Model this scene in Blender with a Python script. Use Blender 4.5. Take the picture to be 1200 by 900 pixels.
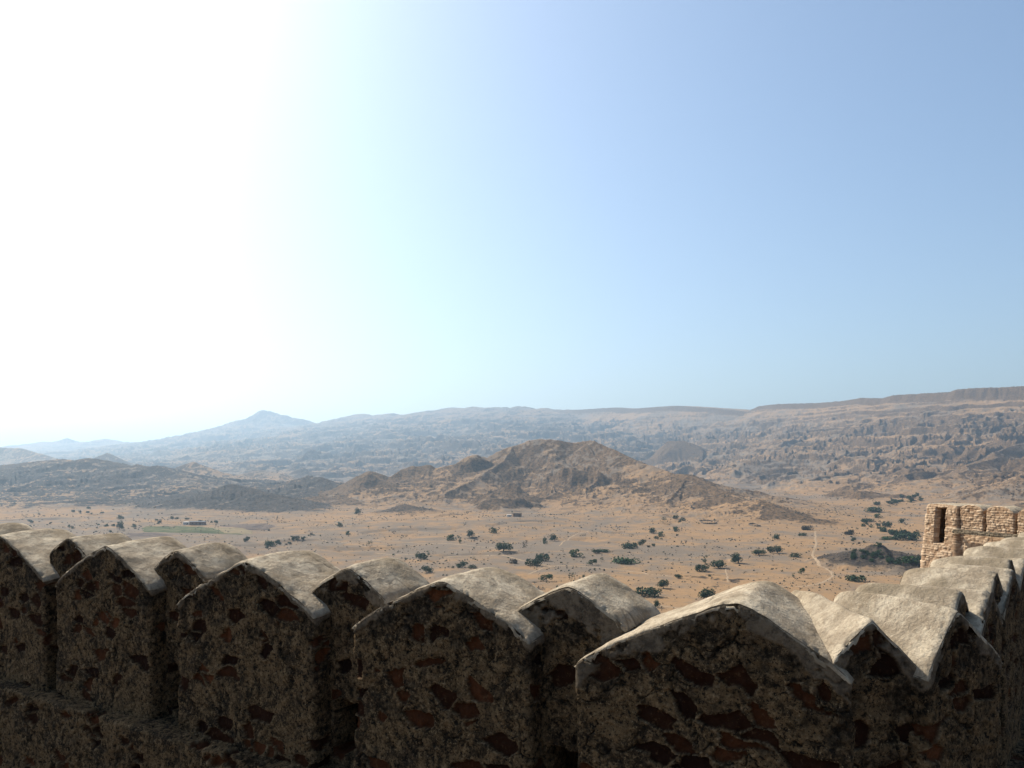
import bpy, math, random
import numpy as np

for o in list(bpy.data.objects):
    bpy.data.objects.remove(o, do_unlink=True)
SC = bpy.context.scene
COL = SC.collection

# ------------------------------------------------------------------ camera
F = 933.0            # focal length in pixels of a 1200 px wide frame
HY = 545.0           # row of the eye level line
cam = bpy.data.cameras.new("camera"); cam.lens = 28.0; cam.sensor_width = 36.0
cam.shift_y = (HY - 450.0) / 1200.0
cam.clip_start = 0.05; cam.clip_end = 120000
camo = bpy.data.objects.new("camera", cam); COL.objects.link(camo)
camo.location = (0, 0, 0); camo.rotation_euler = (math.radians(90), 0, 0)
SC.camera = camo

# ------------------------------------------------------------------ sky and sun
SUN_AZ, SUN_EL = -48.0, 43.0        # degrees, azimuth from +Y towards +X
w = bpy.data.worlds.new("World"); SC.world = w; w.use_nodes = True
wn = w.node_tree.nodes; wl = w.node_tree.links
sky = wn.new("ShaderNodeTexSky"); sky.sky_type = 'NISHITA'; sky.sun_disc = False
sky.sun_elevation = math.radians(SUN_EL); sky.sun_rotation = math.radians(SUN_AZ)
sky.air_density = 1.0; sky.dust_density = 3.0; sky.ozone_density = 1.2; sky.altitude = 300
bg = wn["Background"]; bg.inputs[1].default_value = 0.108
tint = wn.new("ShaderNodeMix"); tint.data_type = 'RGBA'; tint.blend_type = 'MULTIPLY'; tint.inputs[0].default_value = 1.0
tint.inputs[7].default_value = (.93, 1.0, 1.02, 1)
wl.new(sky.outputs[0], tint.inputs[6]); wl.new(tint.outputs[2], bg.inputs[0])
sun = bpy.data.lights.new("sun", 'SUN'); sun.energy = 5.0; sun.angle = math.radians(0.5); sun.color = (1.0, 0.93, 0.82)
suno = bpy.data.objects.new("sun", sun); COL.objects.link(suno)
suno.rotation_euler = (math.radians(90 - SUN_EL), 0, math.radians(180 - SUN_AZ))
SC.view_settings.view_transform = 'Standard'; SC.view_settings.look = 'None'
SC.view_settings.exposure = 0.64; SC.view_settings.gamma = 1.0; SC.view_settings.use_curve_mapping = False
SC.render.engine = 'CYCLES'
SC.cycles.use_denoising = True
SC.cycles.max_bounces = 5; SC.cycles.diffuse_bounces = 3; SC.cycles.glossy_bounces = 1
SC.cycles.volume_bounces = 0

# ------------------------------------------------------------------ helpers
rng = np.random.default_rng(7)
_perm = np.random.default_rng(11).permutation(256); _perm = np.concatenate([_perm, _perm, _perm]).astype(np.int32)
_ga = np.random.default_rng(12).random(256) * 2 * np.pi
_gx, _gy = np.cos(_ga), np.sin(_ga)

def perlin(x, y, seed=0):
    x = np.asarray(x, float) + seed * 17.31; y = np.asarray(y, float) - seed * 9.77
    xi = np.floor(x).astype(np.int64); yi = np.floor(y).astype(np.int64)
    xf = x - xi; yf = y - yi; xi &= 255; yi &= 255
    u = xf * xf * xf * (xf * (xf * 6 - 15) + 10); v = yf * yf * yf * (yf * (yf * 6 - 15) + 10)
    s = (seed * 31) & 255
    def g(ix, iy, dx, dy):
        h = _perm[(_perm[(ix & 255)] + iy + s) & 511] & 255
        return _gx[h] * dx + _gy[h] * dy
    a = g(xi, yi, xf, yf); b = g(xi + 1, yi, xf - 1, yf)
    c = g(xi, yi + 1, xf, yf - 1); d = g(xi + 1, yi + 1, xf - 1, yf - 1)
    return ((a * (1 - u) + b * u) * (1 - v) + (c * (1 - u) + d * u) * v) * 1.5

def fbm(x, y, oct=4, seed=0, gain=0.5):
    t = 0; a = 1.0; n = 0
    for i in range(oct):
        t = t + a * perlin(x * 2 ** i, y * 2 ** i, seed + i * 3); n += a; a *= gain
    return t / n

def ridged(x, y, oct=4, seed=0, gain=0.5):
    t = 0; a = 1.0; n = 0
    for i in range(oct):
        t = t + a * (1 - np.abs(perlin(x * 2 ** i, y * 2 ** i, seed + i * 3)) * 1.6); n += a; a *= gain
    return t / n

def sstep(a, b, x):
    t = np.clip((x - a) / (b - a), 0, 1); return t * t * (3 - 2 * t)

def voronoi(x, y, seed=0, jit=0.9):
    """F1, F2, random id, centre of the nearest cell, on a jittered unit grid."""
    xi = np.floor(x).astype(np.int64); yi = np.floor(y).astype(np.int64)
    f1 = np.full(x.shape, 9.0); f2 = np.full(x.shape, 9.0); rid = np.zeros(x.shape)
    r1 = np.random.default_rng(100 + seed).random(256); r2 = np.random.default_rng(200 + seed).random(256); r3 = np.random.default_rng(300 + seed).random(256)
    for dx in (-1, 0, 1):
        for dy in (-1, 0, 1):
            cx = xi + dx; cy = yi + dy
            h = _perm[(_perm[cx & 255] + (cy & 255)) & 511] & 255
            px = cx + 0.5 + (r1[h] - .5) * jit; py = cy + 0.5 + (r2[h] - .5) * jit
            d = np.hypot(x - px, y - py)
            near = d < f1
            f2 = np.where(near, f1, np.minimum(f2, d)); rid = np.where(near, r3[h], rid); f1 = np.where(near, d, f1)
    return f1, f2, rid

def mesh_np(name, verts, faces, mat=None, parent=None, smooth=True, attrs=None):
    """verts (n,3), faces (m,k) with one k; ONE mesh object."""
    me = bpy.data.meshes.new(name)
    verts = np.ascontiguousarray(verts, np.float32); faces = np.ascontiguousarray(faces, np.int32)
    k = faces.shape[1]
    me.vertices.add(len(verts)); me.vertices.foreach_set("co", verts.ravel())
    me.loops.add(faces.size); me.loops.foreach_set("vertex_index", faces.ravel())
    me.polygons.add(len(faces))
    me.polygons.foreach_set("loop_start", np.arange(0, faces.size, k, dtype=np.int32))
    me.update(calc_edges=True)
    if smooth:
        me.polygons.foreach_set("use_smooth", np.ones(len(faces), bool))
    if attrs:
        for an, av in attrs.items():
            at = me.attributes.new(an, 'FLOAT_COLOR', 'POINT')
            buf = np.ones((len(verts), 4), np.float32); buf[:, :av.shape[1]] = av
            at.data.foreach_set("color", buf.ravel())
    if mat: me.materials.append(mat)
    o = bpy.data.objects.new(name, me); COL.objects.link(o)
    if parent: o.parent = parent
    return o

def grid_faces(nr, nc, wrap=False):
    i = np.arange(nr - 1)[:, None]; j = np.arange(nc if wrap else nc - 1)[None, :]
    j2 = (j + 1) % nc
    return np.stack([i * nc + j, i * nc + j2, (i + 1) * nc + j2, (i + 1) * nc + j], -1).reshape(-1, 4)

class MB:
    """collects boxes and loose polygons for one small mesh object"""
    def __init__(s): s.v = []; s.f = []
    def box(s, c, size, rz=0.0, taper=1.0):
        n = len(s.v); cx, cy, cz = c; a, b, h = [q / 2 for q in size]
        for z, t in ((-h, 1.0), (h, taper)):
            for x, y in ((-a, -b), (a, -b), (a, b), (-a, b)):
                x *= t; y *= t
                s.v.append((cx + x * math.cos(rz) - y * math.sin(rz), cy + x * math.sin(rz) + y * math.cos(rz), cz + z))
        for q in ((0, 3, 2, 1), (4, 5, 6, 7), (0, 1, 5, 4), (1, 2, 6, 5), (2, 3, 7, 6), (3, 0, 4, 7)):
            s.f.append([n + i for i in q])
    def build(s, name, mat, parent=None):
        me = bpy.data.meshes.new(name); me.from_pydata(s.v, [], s.f); me.materials.append(mat)
        o = bpy.data.objects.new(name, me); COL.objects.link(o)
        if parent: o.parent = parent
        return o

def tag(o, label=None, cat=None, group=None, kind=None):
    if label: o["label"] = label
    if cat: o["category"] = cat
    if group: o["group"] = group
    if kind: o["kind"] = kind
    return o

def empty(name, loc, rz=0.0):
    o = bpy.data.objects.new(name, None); COL.objects.link(o); o.location = loc; o.rotation_euler = (0, 0, rz)
    o.empty_display_size = 0.2
    return o

# node helpers
class NT:
    def __init__(s, name, rough=0.95, spec=0.1):
        s.m = bpy.data.materials.new(name); s.m.use_nodes = True; s.t = s.m.node_tree
        s.b = s.t.nodes["Principled BSDF"]; s.b.inputs["Roughness"].default_value = rough
        s.b.inputs["Specular IOR Level"].default_value = spec
    def n(s, t, **kw):
        q = s.t.nodes.new(t)
        for k, v in kw.items(): setattr(q, k, v)
        return q
    def link(s, a, b): s.t.links.new(a, b)
    def setin(s, sock, v):
        if isinstance(v, bpy.types.NodeSocket): s.link(v, sock)
        elif isinstance(v, tuple) and len(v) == 3 and sock.type == 'RGBA': sock.default_value = (*v, 1)
        else: sock.default_value = v
    def pos(s):
        return s.n("ShaderNodeNewGeometry").outputs["Position"]
    def obj(s):
        return s.n("ShaderNodeTexCoord").outputs["Object"]
    def noise(s, vec, scale, detail=4, rough=0.55, dist=0.0):
        q = s.n("ShaderNodeTexNoise"); s.link(vec, q.inputs["Vector"])
        q.inputs["Scale"].default_value = scale; q.inputs["Detail"].default_value = detail
        q.inputs["Roughness"].default_value = rough; q.inputs["Distortion"].default_value = dist
        return q.outputs["Fac"]
    def scale(s, vec, xyz):
        q = s.n("ShaderNodeVectorMath", operation='MULTIPLY'); s.link(vec, q.inputs[0]); q.inputs[1].default_value = xyz
        return q.outputs[0]
    def math(s, op, a, b=0.0, clamp=False):
        q = s.n("ShaderNodeMath", operation=op, use_clamp=clamp); s.setin(q.inputs[0], a); s.setin(q.inputs[1], b); return q.outputs[0]
    def ramp(s, fac, a, b):
        q = s.n("ShaderNodeMapRange", interpolation_type='SMOOTHSTEP'); s.link(fac, q.inputs[0])
        q.inputs[1].default_value = a; q.inputs[2].default_value = b; return q.outputs[0]
    def mix(s, fac, a, b):
        q = s.n("ShaderNodeMix", data_type='RGBA'); s.setin(q.inputs[0], fac); s.setin(q.inputs[6], a); s.setin(q.inputs[7], b); return q.outputs[2]
    def attr(s, name):
        q = s.n("ShaderNodeAttribute", attribute_name=name); p = s.n("ShaderNodeSeparateColor"); s.link(q.outputs["Color"], p.inputs[0]); return p.outputs
    def bump(s, h, strength, dist):
        q = s.n("ShaderNodeBump"); q.inputs["Strength"].default_value = strength; q.inputs["Distance"].default_value = dist
        s.link(h, q.inputs["Height"]); s.link(q.outputs[0], s.b.inputs["Normal"])
    def col(s, c):
        s.setin(s.b.inputs["Base Color"], c); return s.m

# ------------------------------------------------------------------ terrain
PLAIN = -70.0
def W(px, py, Y):
    return ((px - 600.0) / F * Y, Y, (HY - py) / F * Y)

# every hill: crest line as (px, py, depth) read off the map of the place, half width of its slopes, profile kind
HILLS = []
def hill(name, pts, width, **kw):
    P = np.array([W(*p) for p in pts]); HILLS.append(dict(name=name, P=P, w=width, **kw))

hill('far_mountain', [(-120, 530, 9500), (30, 522, 9500), (45, 516, 9300), (70, 516, 9200), (80, 512.5, 9200), (95, 518, 9200), (125, 514.5, 9100), (150, 519, 9000), (180, 517, 9000), (210, 512, 9000), (240, 509, 8900), (260, 501, 8800), (275, 496, 8800), (290, 490, 8700), (309, 480.5, 8700), (330, 485.5, 8700), (350, 489.5, 8700), (370, 496, 8600), (383, 498, 8500), (394, 491, 8400), (413, 489, 8300), (424, 484, 8200), (436, 486, 8100), (455, 484, 8000), (478, 487, 7900), (500, 482, 7700), (520, 479, 7500), (560, 477.5, 7300), (600, 477, 7100), (640, 478, 6900), (680, 480, 6700)], 4300, prof=1.25, gul=.5, gs=900, oth=.6)
hill('plateau', [(640, 481, 6900), (680, 480, 6300), (720, 477.5, 6000), (740, 479, 5800), (790, 475.5, 5300), (830, 478, 5000), (850, 480, 4850), (875, 482.5, 4700), (888, 476, 4600), (910, 473.5, 4400), (960, 472, 4100), (985, 470, 3900), (1005, 466.5, 3750), (1030, 467, 3600), (1045, 463, 3500), (1075, 461.5, 3350), (1110, 459.5, 3200), (1118, 457, 3150), (1135, 455, 3100), (1170, 454, 3000), (1205, 452.5, 2900), (1320, 446, 2700), (1500, 450, 2500)], 2000, prof=1.25, gul=.8, gs=330, mesa=True)
hill('mid_hill', [(-40, 527, 4200), (0, 524, 4200), (25, 525, 4200), (45, 531, 4000), (75, 540, 3800), (95, 548, 3700)], 500, prof=1.2, gul=.35, gs=160)
hill('mid_hill', [(100, 546, 3500), (112, 535, 3500), (124, 530.5, 3500), (138, 537, 3450), (152, 547, 3400)], 380, prof=1.1, gul=.3, gs=130)
hill('mid_hill', [(175, 545, 5000), (205, 533, 4900), (235, 530, 4800), (262, 527, 4700), (275, 527, 4700), (300, 540, 4500), (340, 546, 4400), (365, 552, 4300)], 700, prof=1.1, gul=.35, gs=220)
hill('mid_hill', [(190, 558, 2500), (215, 548, 2450), (229, 541, 2400), (250, 550, 2350), (280, 560, 2300)], 330, prof=1.1, gul=.35, gs=90)
hill('mid_hill', [(272, 561, 2700), (290, 554, 2700), (308, 550.5, 2650), (330, 555, 2600), (346, 561, 2600)], 280, prof=1.1, gul=.3, gs=90)
hill('left_hill', [(-140, 556, 2100), (-30, 549, 2100), (0, 545, 2100), (40, 541, 2100), (75, 537.5, 2050), (90, 539.5, 2050), (105, 536.5, 2000), (125, 539, 2000), (150, 548, 1950), (162, 544, 1950), (175, 547, 1900), (187, 545, 1900), (210, 555, 1850), (235, 566, 1750)], 640, prof=1.0, gul=1.8, gs=200, dark=.66)
hill('left_hill', [(205, 585, 1450), (225, 574, 1480), (238, 580, 1400), (252, 573, 1360), (268, 566.5, 1350), (288, 570, 1330), (310, 576, 1300), (335, 584, 1260), (365, 594, 1190), (392, 603, 1120)], 170, prof=.95, gul=.4, gs=60, dark=1.15)
hill('left_hill', [(305, 572, 1750), (330, 566, 1720), (345, 561.5, 1700), (358, 557.5, 1700), (375, 560, 1650), (395, 568, 1600), (415, 576, 1550)], 240, prof=1.0, gul=.35, gs=80, dark=.85)
hill('central_hill', [(380, 582, 1480), (400, 569, 1500), (420, 557, 1500), (432, 551.5, 1500), (446, 556, 1480), (456, 559, 1480), (470, 550, 1500), (482, 546, 1500), (500, 545, 1500), (508, 548, 1500), (530, 544, 1500), (548, 535, 1520), (558, 532.5, 1520), (572, 536, 1530), (585, 529, 1540), (604, 522, 1550), (622, 516, 1550), (634, 514, 1550), (655, 515.5, 1540), (670, 518, 1540), (690, 516, 1530), (697, 517.5, 1500), (712, 523, 1470), (730, 531, 1420), (750, 541, 1370), (765, 546, 1340), (790, 555, 1290), (808, 556, 1250), (825, 564, 1200), (850, 576, 1130), (872, 585, 1070), (900, 587, 1010), (925, 597, 970), (955, 607, 940), (990, 618, 900)], 330, prof=1.25, gul=.7, gs=85, dark=.2)
hill('central_hill', [(790, 557, 1280), (812, 560, 1225), (838, 574, 1140), (872, 588, 1050), (912, 595, 980), (950, 608, 930)], 95, prof=1.0, gul=.6, gs=40, dark=1.05, warp=.2)
hill('central_hill', [(402, 578, 1430), (418, 562, 1440), (433, 553.5, 1440), (450, 564, 1420), (470, 578, 1380), (482, 590, 1330)], 110, prof=1.0, gul=.6, gs=45, dark=.85)
hill('central_hill', [(540, 541, 1480), (552, 535, 1480), (562, 535, 1480), (576, 541, 1480)], 60, prof=1.0, gul=.4, gs=30, dark=1.1)
hill('central_hill', [(655, 545, 1390), (690, 552, 1350), (722, 560, 1310), (745, 572, 1250)], 60, prof=.9, gul=.5, gs=30, dark=.8, warp=.3)
hill('central_hill', [(690, 520, 1500), (705, 540, 1430), (735, 560, 1340), (760, 580, 1240), (775, 592, 1160)], 150, prof=1.2, gul=.5, gs=50, dark=.2)
hill('central_hill', [(600, 526, 1540), (590, 540, 1450), (560, 560, 1350), (520, 578, 1250), (470, 592, 1170)], 190, prof=1.2, gul=.5, gs=50, dark=.2)
hill('central_hill', [(808, 557, 1250), (790, 575, 1170), (775, 592, 1090)], 110, prof=1.2, gul=.35, gs=50, dark=.5)
hill('central_hill', [(540, 592, 1200), (556, 583, 1210), (572, 579, 1210), (590, 578.5, 1200), (603, 583, 1190), (618, 594, 1170)], 60, prof=.7, gul=.5, gs=28, dark=.62, warp=.3)
hill('central_hill', [(586, 572, 1280), (597, 565, 1280), (607, 567, 1270), (615, 575, 1260)], 45, prof=.7, gul=.4, gs=28, dark=.8)
hill('low_hill', [(448, 599, 1130), (466, 592, 1120), (478, 591, 1110), (496, 596, 1090), (510, 602, 1070), (520, 608, 1050)], 60, prof=.75, gul=.3, gs=35, dark=1.3)
hill('low_hill', [(1008, 643, 570), (1020, 638, 570), (1036, 638, 565), (1052, 645, 560)], 36, prof=.6, gul=.2, gs=30, dark=1.6, warp=.08)
hill('foothill', [(960, 590, 1560), (975, 580, 1600), (990, 569, 1620), (1003, 566, 1650), (1020, 567, 1700), (1036, 562, 1850), (1060, 550, 2000), (1095, 537, 2250), (1120, 524, 2500)], 200, prof=1.0, gul=.8, gs=90, dark=.42, warp=.14)
hill('foothill', [(1025, 597, 1350), (1055, 580, 1420), (1085, 568, 1500), (1100, 560, 1550), (1130, 549, 1700), (1165, 532, 1900), (1200, 520, 2150), (1260, 510, 2350)], 290, prof=1.0, gul=.9, gs=95, dark=.22, warp=.16)
hill('foothill', [(1095, 604, 1150), (1130, 592, 1200), (1160, 577, 1260), (1188, 562, 1330), (1220, 552, 1400), (1300, 530, 1600)], 230, prof=1.0, gul=.9, gs=80, dark=.2, warp=.16)
hill('foothill', [(760, 548, 3300), (768, 528, 3300), (782, 517, 3280), (800, 516, 3250), (815, 521, 3200), (828, 535, 3100), (840, 548, 3000)], 420, prof=1.0, gul=.5, gs=120, dark=.9)
hill('foothill', [(838, 582, 1900), (856, 570, 2050), (880, 556, 2300), (900, 549, 2500), (925, 541, 2750), (955, 533, 3000)], 220, prof=1.15, gul=.5, gs=110, dark=.4)
hill('foothill', [(925, 588, 1800), (945, 572, 2000), (965, 558, 2200), (1000, 545, 2500), (1040, 532, 2800)], 210, prof=1.15, gul=.5, gs=110, dark=.4)
hill('foothill', [(700, 545, 4200), (730, 530, 4200), (760, 520, 4400), (800, 508, 4700)], 600, prof=1.2, gul=.5, gs=170, dark=.4)
for _p, _w, _d in (([(975, 592, 1400), (988, 577, 1440), (1003, 569, 1460), (1020, 571, 1460), (1034, 584, 1420)], 95, .95), ([(1070, 590, 1230), (1105, 581, 1280), (1150, 572, 1330), (1230, 558, 1420)], 130, .5), ([(1025, 583, 1560), (1055, 572, 1600), (1090, 562, 1680), (1130, 552, 1760)], 120, .5),
                   ([(1230, 490, 2500), (1180, 505, 2300), (1120, 533, 2000), (1060, 565, 1650)], 150, .45), ([(1130, 503, 2650), (1095, 522, 2350), (1050, 543, 2000)], 150, .35),
                   ([(1060, 503, 2950), (1030, 522, 2600), (985, 545, 2200), (955, 566, 1850)], 160, .5), ([(1000, 503, 3250), (950, 530, 2700), (905, 558, 2150)], 170, .4),
                   ([(930, 503, 3650), (880, 528, 3000), (852, 553, 2400)], 190, .5), ([(1240, 528, 1750), (1190, 548, 1550), (1140, 570, 1380), (1085, 594, 1200)], 120, .35),
                   ([(1250, 570, 1250), (1190, 584, 1150), (1130, 602, 1060)], 100, .45), ([(1160, 497, 2750), (1130, 512, 2450), (1085, 530, 2100)], 140, .5),
                   ([(860, 503, 4000), (820, 522, 3500), (790, 540, 3000)], 230, .45)):
    hill('foothill', [(q[0], q[1] + 5, q[2]) for q in _p], _w, prof=1.05, gul=.55, gs=_w * .5, dark=_d - .12, warp=.5)
HNAMES = ['ground', 'far_mountain', 'plateau', 'mid_hill', 'left_hill', 'central_hill', 'low_hill', 'foothill']

def terrain(x, y):
    """height, rock amount, hill id at world x, y"""
    x = np.asarray(x, float); y = np.asarray(y, float); sh = x.shape; x = x.ravel(); y = y.ravel()
    R = np.hypot(x, y)
    und = sstep(380, 650, R); wash = sstep(.80, .97, ridged(x / 210 + .4 * fbm(x / 90, y / 90, 2, 12), y / 150, 2, 14))
    base = PLAIN + (1.0 + 2.4 * und) * fbm(x / 120, y / 120, 3, 5) - 2.2 * wash * und + .35 * fbm(x / 22, y / 22, 3, 9)
    # the plain climbs gently towards the feet of the hills on the right and in the middle
    base += 9 * sstep(950, 1500, R) * sstep(-.35, .1, x / np.maximum(y, 1)) * (y > 0)
    base += 7 * np.exp(-((x + 30) / 160) ** 2 - ((y - 1000) / 120) ** 2)
    # a dry stream bed
    sx = 150 + 50 * np.sin(y / 130.0)
    # fort hill under the camera
    fz = np.where(R < 9, -4.2, -4.2 - .34 * (R - 9))
    Z = base.copy(); H = np.zeros_like(Z); hid = np.zeros(len(Z), np.int8)
    dark = np.zeros_like(Z); tt = np.ones_like(Z)
    wx = fbm(x / 260, y / 260, 3, 21); wy = fbm(x / 260, y / 260, 3, 27)
    for hi, hd in enumerate(HILLS):
        P = hd['P']; wd = hd['w']; mesa = hd.get('mesa'); gs = hd['gs']
        back = 6000 if mesa else wd * 1.3
        lo = P[:, :2].min(0) - (back if mesa else wd * 1.3); hi_ = P[:, :2].max(0) + back
        sel = np.nonzero((x > lo[0]) & (x < hi_[0]) & (y > lo[1]) & (y < hi_[1]))[0]
        if not len(sel): continue
        X = x[sel]; Y = y[sel]
        best = np.full(len(sel), 1e12); zc = np.zeros(len(sel)); zw = np.full(len(sel), 1e-30); side = np.zeros(len(sel)); al = np.zeros(len(sel))
        acc = 0.0
        wp = hd['warp'] * wd if 'warp' in hd else min(.035 * wd, 9)
        X = X + wp * 2 * fbm(X / (wd * 1.1), Y / (wd * 1.1), 3, hi + 7); Y = Y + wp * 2 * fbm(X / (wd * 1.1), Y / (wd * 1.1), 3, hi + 17)
        for a, b in zip(P[:-1], P[1:]):
            dx, dy = b[0] - a[0], b[1] - a[1]; L2 = dx * dx + dy * dy; L = math.sqrt(L2)
            t = np.clip(((X - a[0]) * dx + (Y - a[1]) * dy) / L2, 0, 1)
            ex = X - a[0] - t * dx; ey = Y - a[1] - t * dy
            d = ex * ex + ey * ey; m = d < best
            best = np.where(m, d, best); k_ = L / (d + 9.0) ** 2; zc += k_ * (a[2] + t * (b[2] - a[2])); zw += k_
            side = np.where(m, dx * (Y - a[1]) - dy * (X - a[0]), side); al = np.where(m, acc + t * L, al)
            acc += L
        d = np.sqrt(best); bz = base[sel]; zc = zc / zw
        hc = np.maximum(zc - bz, 0)
        wloc = wd * np.clip(.45 + .55 * hc / max(hc.max() * .75, 1), .3, 1.15)
        wloc = wloc * (1 + .14 * wx[sel] * np.clip(d / wd * 2, 0, 1))
        t = d / wloc
        # spurs and gullies run down the slope
        q1 = ridged(X / gs + .6 * wx[sel], Y / gs + .6 * wy[sel], 4, hi + 3)
        q = q1
        env = np.clip(t * 3.2, 0, 1) * np.clip(1.25 - t, 0, 1)
        g = np.clip(1 - t, 0, None) ** hd['prof']
        if mesa:
            cl = sstep(0.0, .02, t + .006 * q1 + .007 * fbm(al / 45, d / 300, 3, 61))             # the cap cliff, then the long apron
            capd = .035 + .085 * sstep(1500, 1900, X)
            g = 1 - capd * cl - (1 - capd) * (1 - np.clip(1 - t, 0, None) ** 1.55)
            g = np.where(side > 0, 1 - .004 * (d / 500.0), g)
            env = np.where(side > 0, 0, np.clip(t * 4, 0, 1) * np.clip(1.2 - t, 0, 1))
        h = hc * (g - hd['gul'] * env * (1 - q) * .28)
        if mesa:                                             # strata: benches every 26 m with a steeper riser
            wz = 9 * wx[sel] + .012 * al + 7 * np.sin(h / 31.0) + 5 * perlin(X / 90, Y / 90, 33)
            st = 19.0; zz = (h + wz) / st; k = np.floor(zz); f = zz - k
            ter = (k + sstep(.35, .8, f)) * st - wz
            am = (.5 + .4 * sstep(-.2, .4, fbm(X / 350, Y / 350, 3, 37))) * sstep(.3, .6, h / np.maximum(hc, 1)) * (side <= 0) * sstep(.01, .03, t)
            h = h * (1 - am) + ter * am
        elif hd['name'] == 'far_mountain':
            st = 55.0; zz = h / st + 1.5 * wx[sel]; k = np.floor(zz); f = zz - k
            h = h * .8 + .2 * (k + sstep(.3, .8, f) - 1.5 * wx[sel]) * st
        if hd['name'] == 'far_mountain': h = h + 30 * fbm(al / 260, d / 900, 4, 171, .6) * np.clip(1 - t * 3, 0, 1) * np.clip(h / 100, 0, 1)
        amp = min(2.2, hc.max() * .03) * (d > 0)
        h = h + np.clip(h, 0, 12) / 12 * amp * fbm(X / (gs * .22), Y / (gs * .22), 4, hi + 60) * np.where(side > 0, .3, 1) * (.35 + .65 * np.clip(t * 6, 0, 1))
        Hn = np.maximum(h, 0)
        cur = H[sel]; up = Hn > cur
        # soft union so that spurs run into the body
        k = np.clip(.06 * np.maximum(Hn, cur), .5, 12)
        e = np.clip(.5 + .5 * (Hn - cur) / k, 0, 1)
        H[sel] = np.where(np.minimum(Hn, cur) > 0, cur * (1 - e) + Hn * e + k * e * (1 - e), np.maximum(Hn, cur))
        hid[sel] = np.where(up & (Hn > 1.0), HNAMES.index(hd['name']), hid[sel])
        dk = hd.get('dark', .4); near_ = (Hn > .72 * cur) & (Hn > 1) & (d < wloc * .8); dark[sel] = np.where(up, np.where(near_ & (dk < dark[sel]) & (cur > 1), dark[sel], dk), np.where(near_, np.maximum(dark[sel], dk), dark[sel])); tt[sel] = np.where(up, t, tt[sel])
    Z = base + H
    # small scale roughness of rock and scrub on the slopes
    m = np.clip(H / 15, 0, 1)
    Z = Z + m * (2.6 * fbm(x / 34, y / 34, 4, 71) + .7 * fbm(x / 8, y / 8, 2, 75))
    fort = np.maximum(Z, fz) ; fk = R < 320
    fort = fort + np.where(fk & (fz > Z), 1.0, 0) * .8 * fbm(x / 9, y / 9, 3, 81) * np.clip((R - 10) / 20, 0, 1)
    Z = np.where(fk, fort, Z)
    return Z.reshape(sh), H.reshape(sh), hid.reshape(sh), dark.reshape(sh), tt.reshape(sh)

_hx = np.random.default_rng(501).random(256) - .5; _hy = np.random.default_rng(502).random(256) - .5
def gullies(x, y, dx, dy, seed):
    """wave noise whose crests run down the slope (dx, dy is the unit vector across the slope)"""
    xi = np.floor(x).astype(np.int64); yi = np.floor(y).astype(np.int64); fx = x - xi; fy = y - yi
    va = np.zeros_like(x); vs = np.zeros_like(x); wt = np.zeros_like(x)
    for i in (-1, 0, 1):
        for j in (-1, 0, 1):
            h = _perm[(_perm[(xi + i) & 255] + ((yi + j + seed * 7) & 255)) & 511] & 255
            px = fx - i - .5 + _hx[h] * .8; py = fy - j - .5 + _hy[h] * .8
            w_ = np.exp(-2.6 * (px * px + py * py)); m = (px * dx + py * dy) * 6.2832
            va += np.cos(m) * w_; vs -= np.sin(m) * w_; wt += w_
    return va / wt, vs / wt

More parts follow.
